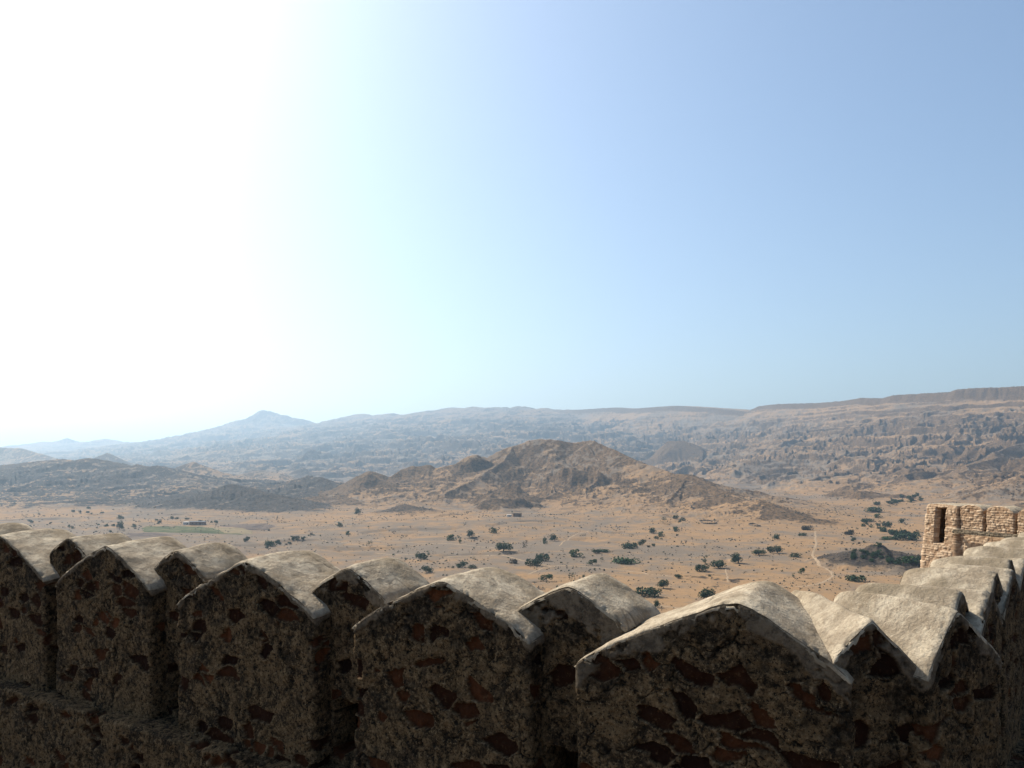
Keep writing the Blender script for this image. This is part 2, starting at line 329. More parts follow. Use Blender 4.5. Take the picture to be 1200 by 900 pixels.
az_d = np.arange(-37, 37.001, .05)
def grow(a, stop):
    out = []; st = .05
    while a < stop: st = min(st * 1.18, 3.0); a += st; out.append(a)
    return np.array(out)
gr = grow(37.0, 179.0)
AZ = np.radians(np.concatenate([-gr[::-1], az_d, gr]))
RR = [2.0]
while RR[-1] < 24000:
    r = RR[-1]
    k = .05 if r < 40 else .016 if r < 380 else .0040 if r < 900 else .0030 if r < 3600 else .0036 if r < 10500 else .05
    RR.append(r * (1 + k))
RR = np.array(RR)
GX = RR[:, None] * np.sin(AZ)[None, :]; GY = RR[:, None] * np.cos(AZ)[None, :]
GZ, GH, GID, GD, GT = terrain(GX, GY)
nr, nc = GX.shape
def erode():
    """cut gullies and ribs into the slopes, steepest ground most"""
    sel = np.nonzero(((GH > 1.5) & (RR[:, None] > 420) & (RR[:, None] < 12000) & (np.abs(AZ)[None] < math.radians(40))).ravel())[0]
    ga = np.gradient(GZ, axis=1) / (np.gradient(AZ)[None] * RR[:, None]); gr_ = np.gradient(GZ, axis=0) / np.gradient(RR)[:, None]
    for _ in range(2):
        ga = (ga + np.roll(ga, 1, 0) + np.roll(ga, -1, 0) + np.roll(ga, 2, 0) + np.roll(ga, -2, 0)) / 5; gr_ = (gr_ + np.roll(gr_, 2, 1) + np.roll(gr_, -2, 1) + np.roll(gr_, 4, 1) + np.roll(gr_, -4, 1)) / 5
    sa, ca = np.sin(AZ)[None], np.cos(AZ)[None]
    sx = (gr_ * sa + ga * ca).ravel()[sel]; sy = (gr_ * ca - ga * sa).ravel()[sel]
    X = GX.ravel()[sel]; Y = GY.ravel()[sel]; Hh = GH.ravel()[sel]; T = GT.ravel()[sel]; Rr = np.hypot(X, Y); hid_ = GID.ravel()[sel]
    X = X + 26 * fbm(X / 120, Y / 120, 3, 151); Y = Y + 26 * fbm(Y / 120, X / 120, 3, 157)
    sl = np.clip(np.hypot(sx, sy), .02, .8); out = np.zeros(len(sel)); rib = np.zeros(len(sel))
    big = (hid_ == 1) | (hid_ == 2)
    for lam, amp, who in ((800, .075, big), (380, .07, big), (190, .060, np.ones(len(sel), bool)), (95, .050, np.ones(len(sel), bool)), (46, .036, Rr < 5000), (22, .024, Rr < 2600)):
        k = np.nonzero(who)[0]; n_ = np.hypot(sx[k], sy[k]) + 1e-4
        dx, dy = -sy[k] / n_, sx[k] / n_
        e, s_ = gullies(X[k] / lam, Y[k] / lam, dx, dy, int(lam) % 13)
        a = amp * lam * np.where(hid_[k] == 4, 1.7, np.where((hid_[k] == 2) & (T[k] < .45) & (lam < 300), .35, np.where(hid_[k] == 5, .85, 1.0))) * np.clip(sl[k] * 2.0, 0, .85) * np.clip(Hh[k] / (.22 * lam), 0, 1) * np.clip(T[k] * 900 / lam, 0, 1)
        e2 = 1 - np.abs(e) ** .8 * 1.0                      # sharp ribs, rounded floors
        e2 = np.where(lam > 60, e2 * .4 + .6 * e, e)
        out[k] += a * (e2 - .75) * .55; rib[k] += e2 * .25
        g = a * 6.2832 / lam * s_ * .55
        sx[k] += g * dx; sy[k] += g * dy
    out = np.maximum(out, -.75 * Hh)
    z = GZ.ravel(); z[sel] += out; rb = np.zeros(GZ.size); rb[sel] = rib
    return z.reshape(GZ.shape), rb.reshape(GZ.shape)
GZ, RIB = erode()
V = np.stack([GX, GY, GZ], -1)
du = np.roll(V, -1, 1) - np.roll(V, 1, 1); dv = np.gradient(V, axis=0)
N = np.cross(du, dv); N /= np.maximum(np.linalg.norm(N, axis=-1, keepdims=True), 1e-9); N *= np.sign(N[..., 2:3])
SL = np.sqrt(np.clip(1 - N[..., 2] ** 2, 0, 1)) / np.maximum(N[..., 2], .1)
n1 = fbm(GX / 75, GY / 75, 5, 91, .6); n2 = fbm(GX / 16, GY / 16, 4, 95, .65); n3 = fbm(GX / 420, GY / 420, 3, 99)
onh = np.clip(GH / 7, 0, 1)
n4 = fbm(GX / 190, GY / 190, 5, 101, .6)
far_ = sstep(2200, 3600, RR)[:, None]
n5 = fbm(GX / 9, GY / 9, 3, 107, .7) * (1 - far_) + far_ * fbm(GX / 30, GY / 30, 4, 109, .7)
rock_h = sstep(.0, .6, .5 * n1 + .75 * n2 + .55 * n5 + .45 * n4 + .75 * (GD - .42) + .9 * (SL - .32) - .35 * RIB + .30)
isl = (GID == 2)
rock_h = np.where(isl, sstep(.05, .75, 1.5 * (SL - .46) + .6 * n1 + .6 * n2 + .5 * n5 + .36 + .5 * n4 - .3 * RIB + 1.0 * (GT < .02)), rock_h)
rock_p = sstep(.16, .75, .75 * n1 + .6 * n2 + .45 * n5 + .35 * n3 + .5 * (SL - .06)) * .85
strat = fbm((GZ + 14 * n4 + .01 * GX) / 17, GX / 1500, 3, 141, .6)
rock_h = .2 + .8 * rock_h
rock_h = np.where(isl, sstep(.05, .75, 1.25 * strat * sstep(.75, .35, GT) + 1.1 * (SL - .42) + .5 * n1 + .35 * n2 + .3 * n5 + .14 + .5 * n4 - .2 * RIB + 1.0 * (GT < .02)), rock_h)
ROCK = rock_p * (1 - onh) + rock_h * onh
HUE = np.clip(.5 + .55 * n3 + .35 * n1 + .25 * n2, 0, 1)
BR = np.array([.5, .3, 1.1, .35, .02, 1.0, .25, 1.1])[GID] + .3 * n4 + .25 * n1; DARKS = np.clip(BR, 0, 1)
ATT = np.stack([ROCK, HUE, DARKS], -1).reshape(-1, 3)

def ground_mat():
    t = NT("dry_ground", .97, .04); p = t.pos(); A = t.attr("m")
    f1 = t.noise(p, .16, 7, .75); f2 = t.noise(p, .05, 5, .6); f3 = t.noise(p, .22, 5, .7)
    rk = t.ramp(t.math('ADD', A[0], t.math('MULTIPLY', t.math('SUBTRACT', f1, .5), 1.7)), .3, .7)
    soil = t.mix(t.ramp(t.math('ADD', A[1], t.math('MULTIPLY', t.math('SUBTRACT', f2, .5), 1.1)), .25, .72), (.150, .118, .088), (.25, .155, .08))
    soil = t.mix(t.math('MULTIPLY', t.ramp(f1, .5, .66), .6), soil, (.15, .11, .072))
    rr_ = t.ramp(f3, .35, .65); rock = t.mix(A[2], t.mix(rr_, (.017, .017, .018), (.066, .054, .043)), t.mix(rr_, (.042, .030, .020), (.155, .098, .054)))
    t.bump(f1, .5, 1.2)
    return t.col(t.mix(rk, soil, rock))
M_GROUND = ground_mat()

quad = grid_faces(nr, nc, wrap=True)
fid = np.max(np.stack([GID.ravel()[quad[:, i]] for i in range(4)], 1), 1)
flat = V.reshape(-1, 3)
for i, nm in enumerate(HNAMES):
    fs = quad[fid == i]
    if not len(fs): continue
    used, inv = np.unique(fs, return_inverse=True)
    o = mesh_np(nm, flat[used], inv.reshape(-1, 4), M_GROUND, attrs={"m": ATT[used]})
    tag(o, kind='structure')

def zat(x, y):
    """height of the built terrain mesh (bilinear on the polar grid)"""
    x = np.asarray(x, float); y = np.asarray(y, float); r = np.hypot(x, y); a = np.arctan2(x, y)
    i = np.clip(np.searchsorted(RR, r) - 1, 0, nr - 2); j = np.clip(np.searchsorted(AZ, a) - 1, 0, nc - 2)
    fr = np.clip((r - RR[i]) / (RR[i + 1] - RR[i]), 0, 1); fa = np.clip((a - AZ[j]) / (AZ[j + 1] - AZ[j]), 0, 1)
    return (GZ[i, j] * (1 - fr) + GZ[i + 1, j] * fr) * (1 - fa) + (GZ[i, j + 1] * (1 - fr) + GZ[i + 1, j + 1] * fr) * fa

def ray_ground(px, py):
    """where the line of sight through (px, py) of the survey photo first meets the terrain"""
    Y = np.exp(np.linspace(math.log(330), math.log(6000), 3500)); X = (px - 600) / F * Y; Zr = (HY - py) / F * Y
    below = np.nonzero(Zr < zat(X, Y))[0]
    k = below[0] if len(below) else len(Y) - 1
    return X[k], Y[k], float(zat(X[k], Y[k]))

# ------------------------------------------------------------------ haze
def build_haze():
    zt = float(GZ.max()) + 60; zb = float(GZ.min()) - 1.5; a = 30000.0
    m = MB(); m.box((0, 0, (zt + zb) / 2), (2 * a, 2 * a, zt - zb))
    mat = bpy.data.materials.new("haze_air"); mat.use_nodes = True; nt = mat.node_tree
    nt.nodes.remove(nt.nodes["Principled BSDF"])
    v = nt.nodes.new("ShaderNodeVolumePrincipled"); v.inputs["Color"].default_value = (.58, .79, 1.0, 1)
    v.inputs["Density"].default_value = 1.12e-4; v.inputs["Anisotropy"].default_value = .45
    nt.links.new(v.outputs[0], nt.nodes["Material Output"].inputs["Volume"])
    mat.cycles.homogeneous_volume = True
    tag(m.build("haze", mat), kind="stuff")
build_haze()

#==SPLIT==
# ------------------------------------------------------------------ fort wall
def body_mat():
    t = NT("old_plaster_over_rubble", .96, .06); p = t.obj(); A = t.attr("m"); B = t.attr("n")
    f1 = t.noise(p, 16, 7, .75); f2 = t.noise(p, 75, 5, .7); f3 = t.noise(p, 3.5, 5, .65); f4 = t.noise(p, 30, 7, .72)
    pl = t.mix(t.ramp(f1, .40, .58), (.030, .021, .012), (.175, .112, .056))
    pl = t.mix(t.math('MULTIPLY', t.ramp(f3, .45, .62), .75), pl, (.165, .106, .053))
    pl = t.mix(t.math('MULTIPLY', t.ramp(f3, .47, .36), .7), pl, (.035, .026, .018))
    pl = t.mix(t.math('MULTIPLY', t.ramp(f4, .53, .62), .75), pl, (.27, .18, .095))
    pl = t.mix(t.ramp(f4, .46, .40), pl, (.014, .011, .008))
    pl = t.mix(t.ramp(f2, .60, .66), pl, (.34, .24, .135))
    pl = t.mix(t.ramp(f2, .44, .38), pl, (.012, .009, .007))
    pl = t.mix(t.math('MULTIPLY', B[2], .8), pl, t.mix(t.ramp(f4, .45, .6), (.010, .008, .006), (.06, .045, .03)))     # black lichen and soot
    st = t.mix(A[1], (.014, .007, .005), (.175, .062, .024))
    st = t.mix(t.math('MULTIPLY', t.ramp(f1, .45, .65), .55), st, (.022, .010, .006))
    st = t.mix(t.math('MULTIPLY', t.ramp(f4, .56, .64), .35), st, (.2, .12, .06))
    c = t.mix(A[0], pl, st)
    lm = t.mix(t.ramp(f1, .38, .6), (.085, .066, .047), (.20, .155, .105))
    lm = t.mix(t.math('MULTIPLY', t.ramp(f3, .45, .7), .7), lm, (.06, .047, .034))
    c = t.mix(B[0], c, lm)
    c = t.mix(B[1], c, (.33, .24, .145))                                          # broken pale plaster edge round a bare stone
    c = t.mix(A[2], c, (.008, .007, .006))
    t.bump(t.math('ADD', t.math('MULTIPLY', f2, .7), t.math('ADD', f1, f4)), 1.0, .022)
    return t.col(c)

def cap_mat():
    t = NT("lime_coping", .95, .06); p = t.obj(); A = t.attr("m")
    f1 = t.noise(p, 6, 7, .72); f2 = t.noise(p, 60, 5, .7); f3 = t.noise(p, 2.2, 5, .6); f4 = t.noise(p, 22, 5, .7)
    c = t.mix(t.ramp(f1, .38, .64), (.25, .20, .14), (.46, .385, .28))
    c = t.mix(t.math('MULTIPLY', t.ramp(f3, .46, .68), .65), c, (.215, .165, .105))
    c = t.mix(t.math('MULTIPLY', t.ramp(f4, .52, .66), .5), c, (.19, .145, .10))
    c = t.mix(t.math('MULTIPLY', t.ramp(f2, .55, .66), .45), c, (.15, .115, .08))
    c = t.mix(t.math('MULTIPLY', t.ramp(f2, .42, .32), .4), c, (.55, .47, .35))
    c = t.mix(A[0], c, (.05, .04, .03))
    c = t.mix(A[1], c, (.19, .15, .10))
    t.bump(t.math('ADD', t.math('MULTIPLY', f4, 1.2), t.math('MULTIPLY', f2, .8)), .8, .014)
    return t.col(c)

def masonry_mat():
    t = NT("tan_rubble_masonry", .95, .05); p = t.obj(); A = t.attr("m")
    f1 = t.noise(p, 9, 4, .6)
    c = t.mix(A[1], (.26, .165, .10), (.50, .375, .255))
    c = t.mix(t.math('MULTIPLY', t.ramp(f1, .4, .7), .45), c, (.30, .19, .11))
    c = t.mix(A[2], c, (.13, .075, .045))
    t.bump(f1, .5, .03)
    return t.col(c)
M_BODY, M_CAP, M_MASON = body_mat(), cap_mat(), masonry_mat()

def relief(a, v, top, seed, band):
    """plaster over rubble: outward displacement (m) and surface masks; a along the wall, v up, top = height of the crest there"""
    ax = a + seed * 7.31
    w1 = fbm(ax / .3, v / .3, 3, 3); w2 = fbm(ax / .3, v / .3, 3, 8); fine = fbm(ax / .035, v / .035, 3, 14, .6)
    f1, f2, rid = voronoi(ax / .185 + .6 * w1, v / .098 + .6 * w2, 1)
    e = f2 - f1
    dens = .23 + .26 * fbm(ax / .5, v / .5, 2, 44)
    ee = e + .26 * fine + .10 * fbm(ax / .1, v / .1, 2, 18); st = sstep(.10, .15, ee) * (rid < dens)
    rimm = sstep(.0, .07, ee) * (1 - sstep(.10, .14, ee)) * (rid < dens) * sstep(-.1, .35, fine) * .7
    g1, g2, _ = voronoi(ax / .27 + .9 * w1 + .12 * fine, v / .3 + .9 * w2, 4)
    ck = (1 - sstep(.0, .05, g2 - g1 + .02 * fine)) * sstep(-.25, .05, fbm(ax / .35, v / .35, 2, 51)) * (1 - st)
    dt = top - v
    bw = band * (1 + .9 * fbm(ax / .16, v / .16, 3, 61))
    lime = 1 - sstep(bw * .9, bw * 1.0 + .012, dt + .012 * fine)
    lime = lime * (1 - sstep(.12, .2, fbm(ax / .22, v / .22, 4, 66, .6)) * .95)
    st = st * (1 - lime); ck = ck * (1 - lime * .5)
    soot = sstep(.0, .55, fbm(ax / .2, v / .2, 4, 71, .6) + .55 * np.exp(-dt / .25) - .08) * (1 - lime)
    rough = .0075 * fine + .013 * fbm(ax / .11, v / .11, 3, 81)
    d = rough * (1 - .75 * lime) * (1 - .3 * st) - .026 * st + st * (.016 * fbm(ax / .05, v / .05, 3, 19) + .012 * np.clip(e, 0, .8)) - .014 * ck + .014 * fbm(ax / .5, v / .5, 2, 85) + .006 * lime
    m = np.stack([st, rid / .4 % 1.0, np.clip(ck * .9, 0, 1)], -1)
    n = np.stack([lime, rimm * (1 - lime), soot], -1)
    return d, m, n

def masonry(a, v, top, seed, band):
    ax = a + seed * 3.7; row = v / .122 + .55 * fbm(ax / .6, v / .6, 3, 3); r = np.floor(row)
    x = ax / .225 + .5 * (r % 2) + .35 * np.sin(r * 7.7) + .3 * fbm(ax / .4, r * 3.1, 2, 5)
    fx = x - np.floor(x); fy = row - r
    h = _perm[(_perm[(np.floor(x).astype(np.int64)) & 255] + (r.astype(np.int64) & 255)) & 511] / 255.0
    pil = np.clip(np.minimum(np.minimum(fx, 1 - fx) * 2.0, np.minimum(fy, 1 - fy)) * 4.2, 0, 1)
    pil = pil ** .6
    d = .055 * pil * (.4 + .9 * h) + .02 * fbm(ax / .12, v / .12, 3, 9) + .03 * fbm(ax / .9, v / .9, 2, 12)
    m = np.stack([pil, h, np.clip(1 - pil * 1.5, 0, 1) * .8], -1)
    return d, m, m * 0

def prof(u, wl, wr, sl, sr, ex=1.22):
    """drop of the gable-shaped top at u"""
    a = np.where(u < 0, -u / wl, u / wr); s = np.where(u < 0, sl * wl, sr * wr)
    a = np.sqrt(a * a + .0012) - .0346
    return -s * np.maximum(a, 0) ** ex - .035 * np.clip(a, 0, 1.2) ** 14

def merlon(O, udir, zp, zb, wl, wr, d0, d1, sl, sr, res, seed, parent, band=.06, ris=.075, hole=None, rel=relief, mats=None, batter=0.0,
           cap=True, cap_name='coping', name='merlon', bres=.07, ex=1.22, capstain=.0):
    """one merlon: rounded block with a gabled top, weathered face; O is the plan point under the peak on the wall's inner face line"""
    mb, mc = mats or (M_BODY, M_CAP)
    u_ = np.array(udir, float); u_ /= np.linalg.norm(u_); w_ = np.array([-u_[1], u_[0]])
    rc = .035
    def seg(p, q, st):
        n = max(2, int(math.hypot(q[0] - p[0], q[1] - p[1]) / st)); t = np.linspace(0, 1, n, endpoint=False)[:, None]
        return np.array(p)[None] * (1 - t) + np.array(q)[None] * t
    def arc(c, a0, a1):
        a = np.radians(np.linspace(a0, a1, 5, endpoint=False)); return np.stack([c[0] + rc * np.cos(a), c[1] + rc * np.sin(a)], 1)
    plan = np.concatenate([seg((-wl, d1), (-wl, d0 + rc), res * 2), arc((-wl + rc, d0 + rc), 180, 270), seg((-wl + rc, d0), (wr - rc, d0), res),
                           arc((wr - rc, d0 + rc), 270, 360), seg((wr, d0 + rc), (wr, d1), res * 2), seg((wr, d1), (-wl, d1), bres)])
    nxt = np.roll(plan, -1, 0); prv = np.roll(plan, 1, 0); tg = nxt - prv; tg /= np.linalg.norm(tg, axis=1, keepdims=True)
    nor = np.stack([tg[:, 1], -tg[:, 0]], 1)
    al = np.concatenate([[0], np.cumsum(np.linalg.norm(np.diff(plan, axis=0), axis=1))])
    def top(u, w):
        q = (w - d0) / (d1 - d0)
        return zp + prof(u, wl, wr, sl, sr, ex) + ris * (w - d0) - .05 * np.clip(q, 0, 1) ** 7 + .016 * fbm(u / .35 + seed * 1.7, w / .4, 2, 5) + .008 * fbm(u / .11 + seed, w / .2, 2, 6)
    T = top(plan[:, 0], plan[:, 1]); H = (zp - zb)
    nv = int(H / res) + 2; s = np.linspace(0, 1, nv)[:, None]
    Vv = zb + s * (T[None] - zb)
    A2 = np.broadcast_to(al[None], Vv.shape)
    d, m, n = rel(A2, Vv, np.broadcast_to(T[None], Vv.shape), seed, band)
    d = d * (1 - .85 * sstep(.985, 1.0, s))
    fr = (np.abs(plan[:, 1] - d0) < .02)[None] & (s >= 0)
    d = d + batter * (zp - Vv)
    push = 0 * d
    if hole:
        for (u0, u1, z0, z1, dp) in hole:
            jag = .02 * fbm(A2 / .07, Vv / .07, 2, 77)
            ok = fr & (plan[None, :, 0] > u0 + jag) & (plan[None, :, 0] < u1 + jag) & (Vv > z0 + jag) & (Vv < z1 - jag)
            push = np.where(ok, dp, push)
    P = plan[None] + nor[None] * (d - push)[..., None]
    xy = np.array(O)[None, None] + P[..., :1] * u_ + P[..., 1:] * w_
    vv = np.concatenate([xy, Vv[..., None]], -1).reshape(-1, 3)
    c0 = np.array([O[0], O[1], zb]); nc_ = len(plan)
    fcs = grid_faces(nv, nc_, wrap=True)
    if hole:                                             # the opening leads into the hollow behind
        deep = (push > 0).ravel(); fcs = fcs[~deep[fcs].all(1)]
    o = mesh_np(name, vv - c0, fcs, mb, attrs={"m": m.reshape(-1, 3), "n": n.reshape(-1, 3)})
    o.location = c0
    if parent:
        o.parent = parent; o.location = c0 - np.array(parent.location)
    if cap:
        ov = .003; cr = max(res * 1.3, .008)
        nu = int((wl + wr) / cr) + 2; nw = int((d1 - d0) / cr) + 2
        U, Wd = np.meshgrid(np.linspace(-wl - ov, wr + ov, nu), np.linspace(d0 - ov, d1 + ov, nw))
        Zc = top(np.clip(U, -wl, wr), np.clip(Wd, d0, d1)) + .009
        Zc += .008 * fbm(U / .16 + seed * 3, Wd / .16, 5, 15, .65) + .011 * fbm(U / .5 + seed, Wd / .5, 2, 18)
        eu = np.minimum(U + wl + ov, wr + ov - U); ew = np.minimum(Wd - d0 + ov, d1 + ov - Wd); e = np.minimum(eu, ew)
        rr = .035; Zc -= .014 * np.clip(1 - e / rr, 0, 1) ** 2
        st = sstep(.35, .6, fbm(U / .06 + seed, Wd / .06, 3, 25)) * .5 * sstep(.16, .0, e) + capstain * sstep(-.2, .3, fbm(U / .2 + seed, Wd / .2, 3, 29))
        jn = (1 - sstep(.0, .03, np.abs(fbm(U / .5 + 3 * seed, Wd / .5, 3, 35)))) * sstep(.0, .3, fbm(U / .4, Wd / .4, 2, 36 + seed % 5)) * .55
        Zc -= .005 * jn
        chip = sstep(.12, .3, fbm(U / .09 + seed * 2.1, Wd / .05, 4, 45, .6)) * np.clip(1 - (Wd - d0 + ov) / .05, 0, 1)
        Zc -= .022 * chip; st = np.maximum(st, .6 * chip)
        grid = np.stack([U, Wd, Zc], -1).reshape(-1, 3)
        att = np.stack([np.clip(jn, 0, 1), np.clip(st, 0, 1), st * 0], -1).reshape(-1, 3)
        f = [grid_faces(nw, nu)]
        idx = np.arange(nw * nu).reshape(nw, nu)
        loop = np.concatenate([idx[0, :-1], idx[:-1, -1], idx[-1, :0:-1], idx[:0:-1, 0]])
        rim = grid[loop]; la = np.concatenate([[0], np.cumsum(np.linalg.norm(np.diff(rim[:, :2], axis=0), axis=1))])
        drop = np.maximum(.012 + .014 * fbm(la / .12 + seed, la * 0, 3, 41), .003) * np.where(np.abs(np.clip(rim[:, 0], -wl, wr) / np.where(rim[:, 0] < 0, wl, wr)) > .97, .25, 1)
        low = rim.copy(); low[:, 2] -= drop; inn = low.copy(); inn[:, :2] *= .985; inn[:, 2] -= .002
        b = len(grid); L = len(loop); ii = np.arange(L); jj = (ii + 1) % L
        f.append(np.stack([loop[ii], b + ii, b + jj, loop[jj]], 1)); f.append(np.stack([b + ii, b + L + ii, b + L + jj, b + jj], 1))
        grid = np.concatenate([grid, low, inn]); att = np.concatenate([att, att[loop], att[loop]])
        xy = np.array(O)[None] + grid[:, :1] * u_ + grid[:, 1:2] * w_
        vc = np.concatenate([xy, grid[:, 2:]], 1) - c0
        mesh_np(cap_name, vc, np.concatenate(f), mc, parent=o, attrs={"m": att})
    return o

wall = empty("fort_wall", (1.9, 3.7, -3.2))
tag(wall, "weathered parapet wall with gabled merlons and pale plastered coping in the foreground", "wall")
ux, uy = .843, -.537; wx_, wy_ = .537, .843
P0 = np.array([1.094, 3.88]); PER = 1.8
def main_pt(k): return P0 + k * PER * np.array([-ux, -uy])
#        k, wl, wr, zp, slope left, slope right, band
wides = [(0, .89, .52, -.675, .46, .57, .10), (1, .745, .62, -.712, .47, .46, .05), (2, .82, .70, -.708, .46, .46, .045), (3, .80, .62, -.69, .48, .5, .03),
         (4, .75, .80, -.69, .48, .46, .03), (5, .75, .65, -.69, .48, .46, .03), (6, .75, .65, -.69, .48, .46, .03)]
narrows = [(.565, .36, .36, -.70, .50, .55, .20), (1.521, .35, .36, -.71, .55, .55, .09), (2.578, .35, .36, -.70, .55, .55, .05), (3.476, .34, .35, -.68, .5, .55, .02),
           (4.5, .34, .35, -.66, .5, .55, .02), (5.5, .34, .35, -.66, .5, .55, .02)]
for i, (k, wl_, wr_, zp, sl, sr, bd) in enumerate(wides):
    O = main_pt(k); res = .0058 * max(1, O[1] / 4.2)
    merlon(O, (ux, uy), zp, -2.12, wl_, wr_, 0.0, .66, sl, sr, res, i + 1, wall, band=bd, ex=1.18)
for i, (k, wl_, wr_, zp, sl, sr, bd) in enumerate(narrows):
    O = main_pt(k); res = .0062 * max(1, O[1] / 4.2)
    merlon(O, (ux, uy), zp, -2.13, wl_, wr_, .15, .70, sl, sr, res, i + 21, wall, band=bd, hole=[(-.13, .12, -2.0, -1.63, .22)], capstain=.35 if i > 1 else 0)
# the corner, where the wall turns away from the viewer
merlon((1.66, 3.67), (.99, .14), -.72, -2.12, .19, .25, 0, .76, .92, 1.0, .0058, 31, wall, band=.10, ex=1.06)
merlon((2.11, 3.775), (.839, .545), -.70, -2.12, .25, .42, 0, .64, 1.08, .66, .0060, 32, wall, band=.07, ex=1.06)
wz = (.625, .781)
wing = [(2.47, 4.30, 'n'), (2.78, 4.62, 'w'), (3.28, 5.31, 'n'), (3.60, 5.72, 'w'), (4.06, 6.40, 'n'), (4.36, 6.76, 'w')]
x, y = 4.36, 6.76
for q in range(8):
    st = .78 if q % 2 == 0 else .55
    x += st * wz[0]; y += st * wz[1]; wing.append((x, y, 'n' if q % 2 == 0 else 'w'))
for i, (x, y, kd) in enumerate(wing):
    h = (.32, .30, .62) if kd == 'n' else (.46, .44, .52)
    vz, vd, vr = [(.02, .02, .03), (-.03, -.05, -.02), (.03, .05, .01), (-.01, -.02, .03), (.02, .06, -.03), (-.03, -.04, .02)][i % 6]
    merlon((x, y), wz, -.70 + .7 * vz - .018 * i, -2.13, h[0], h[1], 0.0 if kd == 'w' else .04, .56 + vd, h[2], h[2], .009 if y < 5.5 else .014, 41 + i, wall, band=.05, ris=-.01 + vr, ex=1.12,
           capstain=.75 if kd == 'n' else .12)

def build_base(parent):
    """the parapet's foot: inner face with a ledge, flat top under the merlons, outer face down to the rock"""
    line = [main_pt(6.8), main_pt(0), main_pt(-.30), np.array([1.72, 3.62]), np.array([2.02, 3.68]), np.array([2.2, 3.86]), np.array([9.5, 13.0])]
    pts = []
    for a, b in zip(line[:-1], line[1:]):
        n = max(2, int(np.linalg.norm(b - a) / .014)) if b[1] < 9 or True else 20
        n = min(n, 900); pts.append(a + (b - a) * np.linspace(0, 1, n, endpoint=False)[:, None])
    pts = np.concatenate(pts); ker = np.ones(25) / 25
    sm = np.stack([np.convolve(np.pad(pts[:, i], 12, mode='edge'), ker, 'valid') for i in range(2)], 1)
    tg = np.gradient(sm, axis=0); tg /= np.linalg.norm(tg, axis=1, keepdims=True); nr_ = np.stack([tg[:, 1], -tg[:, 0]], 1)
    nr_ = np.where((nr_[:, 1:] < 0), nr_, nr_)
    al = np.concatenate([[0], np.cumsum(np.linalg.norm(np.diff(sm, axis=0), axis=1))])
    rows = [(.13, z) for z in np.linspace(-3.25, -2.10, 80)] + [(o_, -2.085 + .05 * (0.1 - o_)) for o_ in np.linspace(.11, -.2, 22)] + [(-.45, -2.1), (-.72, -2.12), (-.76, -2.3), (-.8, -3.2), (-1.0, -5.5), (-1.3, -9)]
    V_, A_, B_ = [], [], []
    for i, (off, z) in enumerate(rows):
        d, m, n = relief(al, np.full(len(al), z - .3 * max(0, i - 80) * .014), np.full(len(al), z + .6), 90, .0)
        if i >= 102: d = d * 0
        q = sm + nr_ * ((off + (d * 1.6 if i < 80 else 0))[:, None] if i < 80 else off)
        zz = z + (0 if i < 80 else d * 1.5)
        V_.append(np.concatenate([q, np.broadcast_to(np.asarray(zz), (len(q),))[:, None]], 1)); A_.append(m); B_.append(n)
    vv = np.stack(V_); c0 = np.array(parent.location)
    mesh_np("parapet_base", vv.reshape(-1, 3) - c0, grid_faces(len(rows), len(sm)), M_BODY, parent=parent,
            attrs={"m": np.stack(A_).reshape(-1, 3), "n": np.stack(B_).reshape(-1, 3)})
build_base(wall)

def stone_floor():
    t = NT("walkway_stone", .95, .05); p = t.pos(); f = t.noise(p, 2.2, 6, .65); g = t.noise(p, 18, 4, .6)
    c = t.mix(t.ramp(f, .35, .7), (.09, .066, .045), (.16, .12, .08)); t.bump(g, .5, .02)
    return t.col(c)
M_FLOOR = stone_floor()
m = MB(); a = main_pt(6.6)
m.v = [(a[0], a[1], -3.2), (a[0] - 4, a[1] - 6, -3.2), (-4, -7, -3.2), (9, -7, -3.2), (14, 9, -3.2), (9.4, 12.8, -3.2), (2.1, 3.75, -3.2), (1.6, 3.6, -3.2)]
m.v += [(q[0], q[1], -4.8) for q in m.v]; n8 = 8
m.f = [[7, 6, 5, 4, 3, 2, 1, 0][::-1], list(range(8, 16))[::-1]] + [[i, i + 8, (i + 1) % 8 + 8, (i + 1) % 8] for i in range(8)]
tag(m.build("walkway", M_FLOOR), kind='structure')

# ------------------------------------------------------------------ bastion
bast = empty("bastion", (24, 41, -14))
tag(bast, "sunlit tan stone bastion with a dark doorway-like slot beyond the parapet", "bastion")
BA = np.array([21.97, 42.0]); bt = np.array([math.sin(math.radians(160)), math.cos(math.radians(160))])
MM = (M_MASON, M_CAP)
def bpt(s): return BA + bt * s
merlon(bpt(.85), bt, -2.02, -14, .90, .90, 0, 2.2, .02, .06, .04, 71, bast, rel=masonry, mats=MM, batter=.10, hole=[(-.31, .27, -4.05, -2.22, .35)], name='corner_pier', ris=0, bres=.3)
for i, (s0, s1, sl, sr) in enumerate(((1.90, 3.14, .30, .34), (3.38, 4.76, .2, .42), (5.0, 6.3, .4, .4), (6.55, 7.9, .3, .3), (8.15, 9.6, .3, .3))):
    c = (s0 + s1) / 2; hw = (s1 - s0) / 2
    merlon(bpt(c), bt, -1.98, -3.42, hw, hw, .05, 1.1, sl, sr, .035, 72 + i, bast, rel=masonry, mats=MM, ris=0, bres=.3, ex=2.4)
merlon(bpt(5.5), bt, -3.40, -14, 3.85, 5.0, .05, 5, 0.0, 0.0, .045, 80, bast, rel=masonry, mats=MM, batter=.05, name='drum', cap=False, ris=0, bres=.4)
merlon(bpt(5.5), bt, -3.22, -3.44, 3.74, 5.0, -.34, .3, 0, 0, .03, 81, bast, rel=masonry, mats=(M_CAP, M_CAP), name='string_course', cap=False, ris=0, bres=.4)
m = MB(); q = bpt(5.5) + np.array([.94, .342]) * 2.6
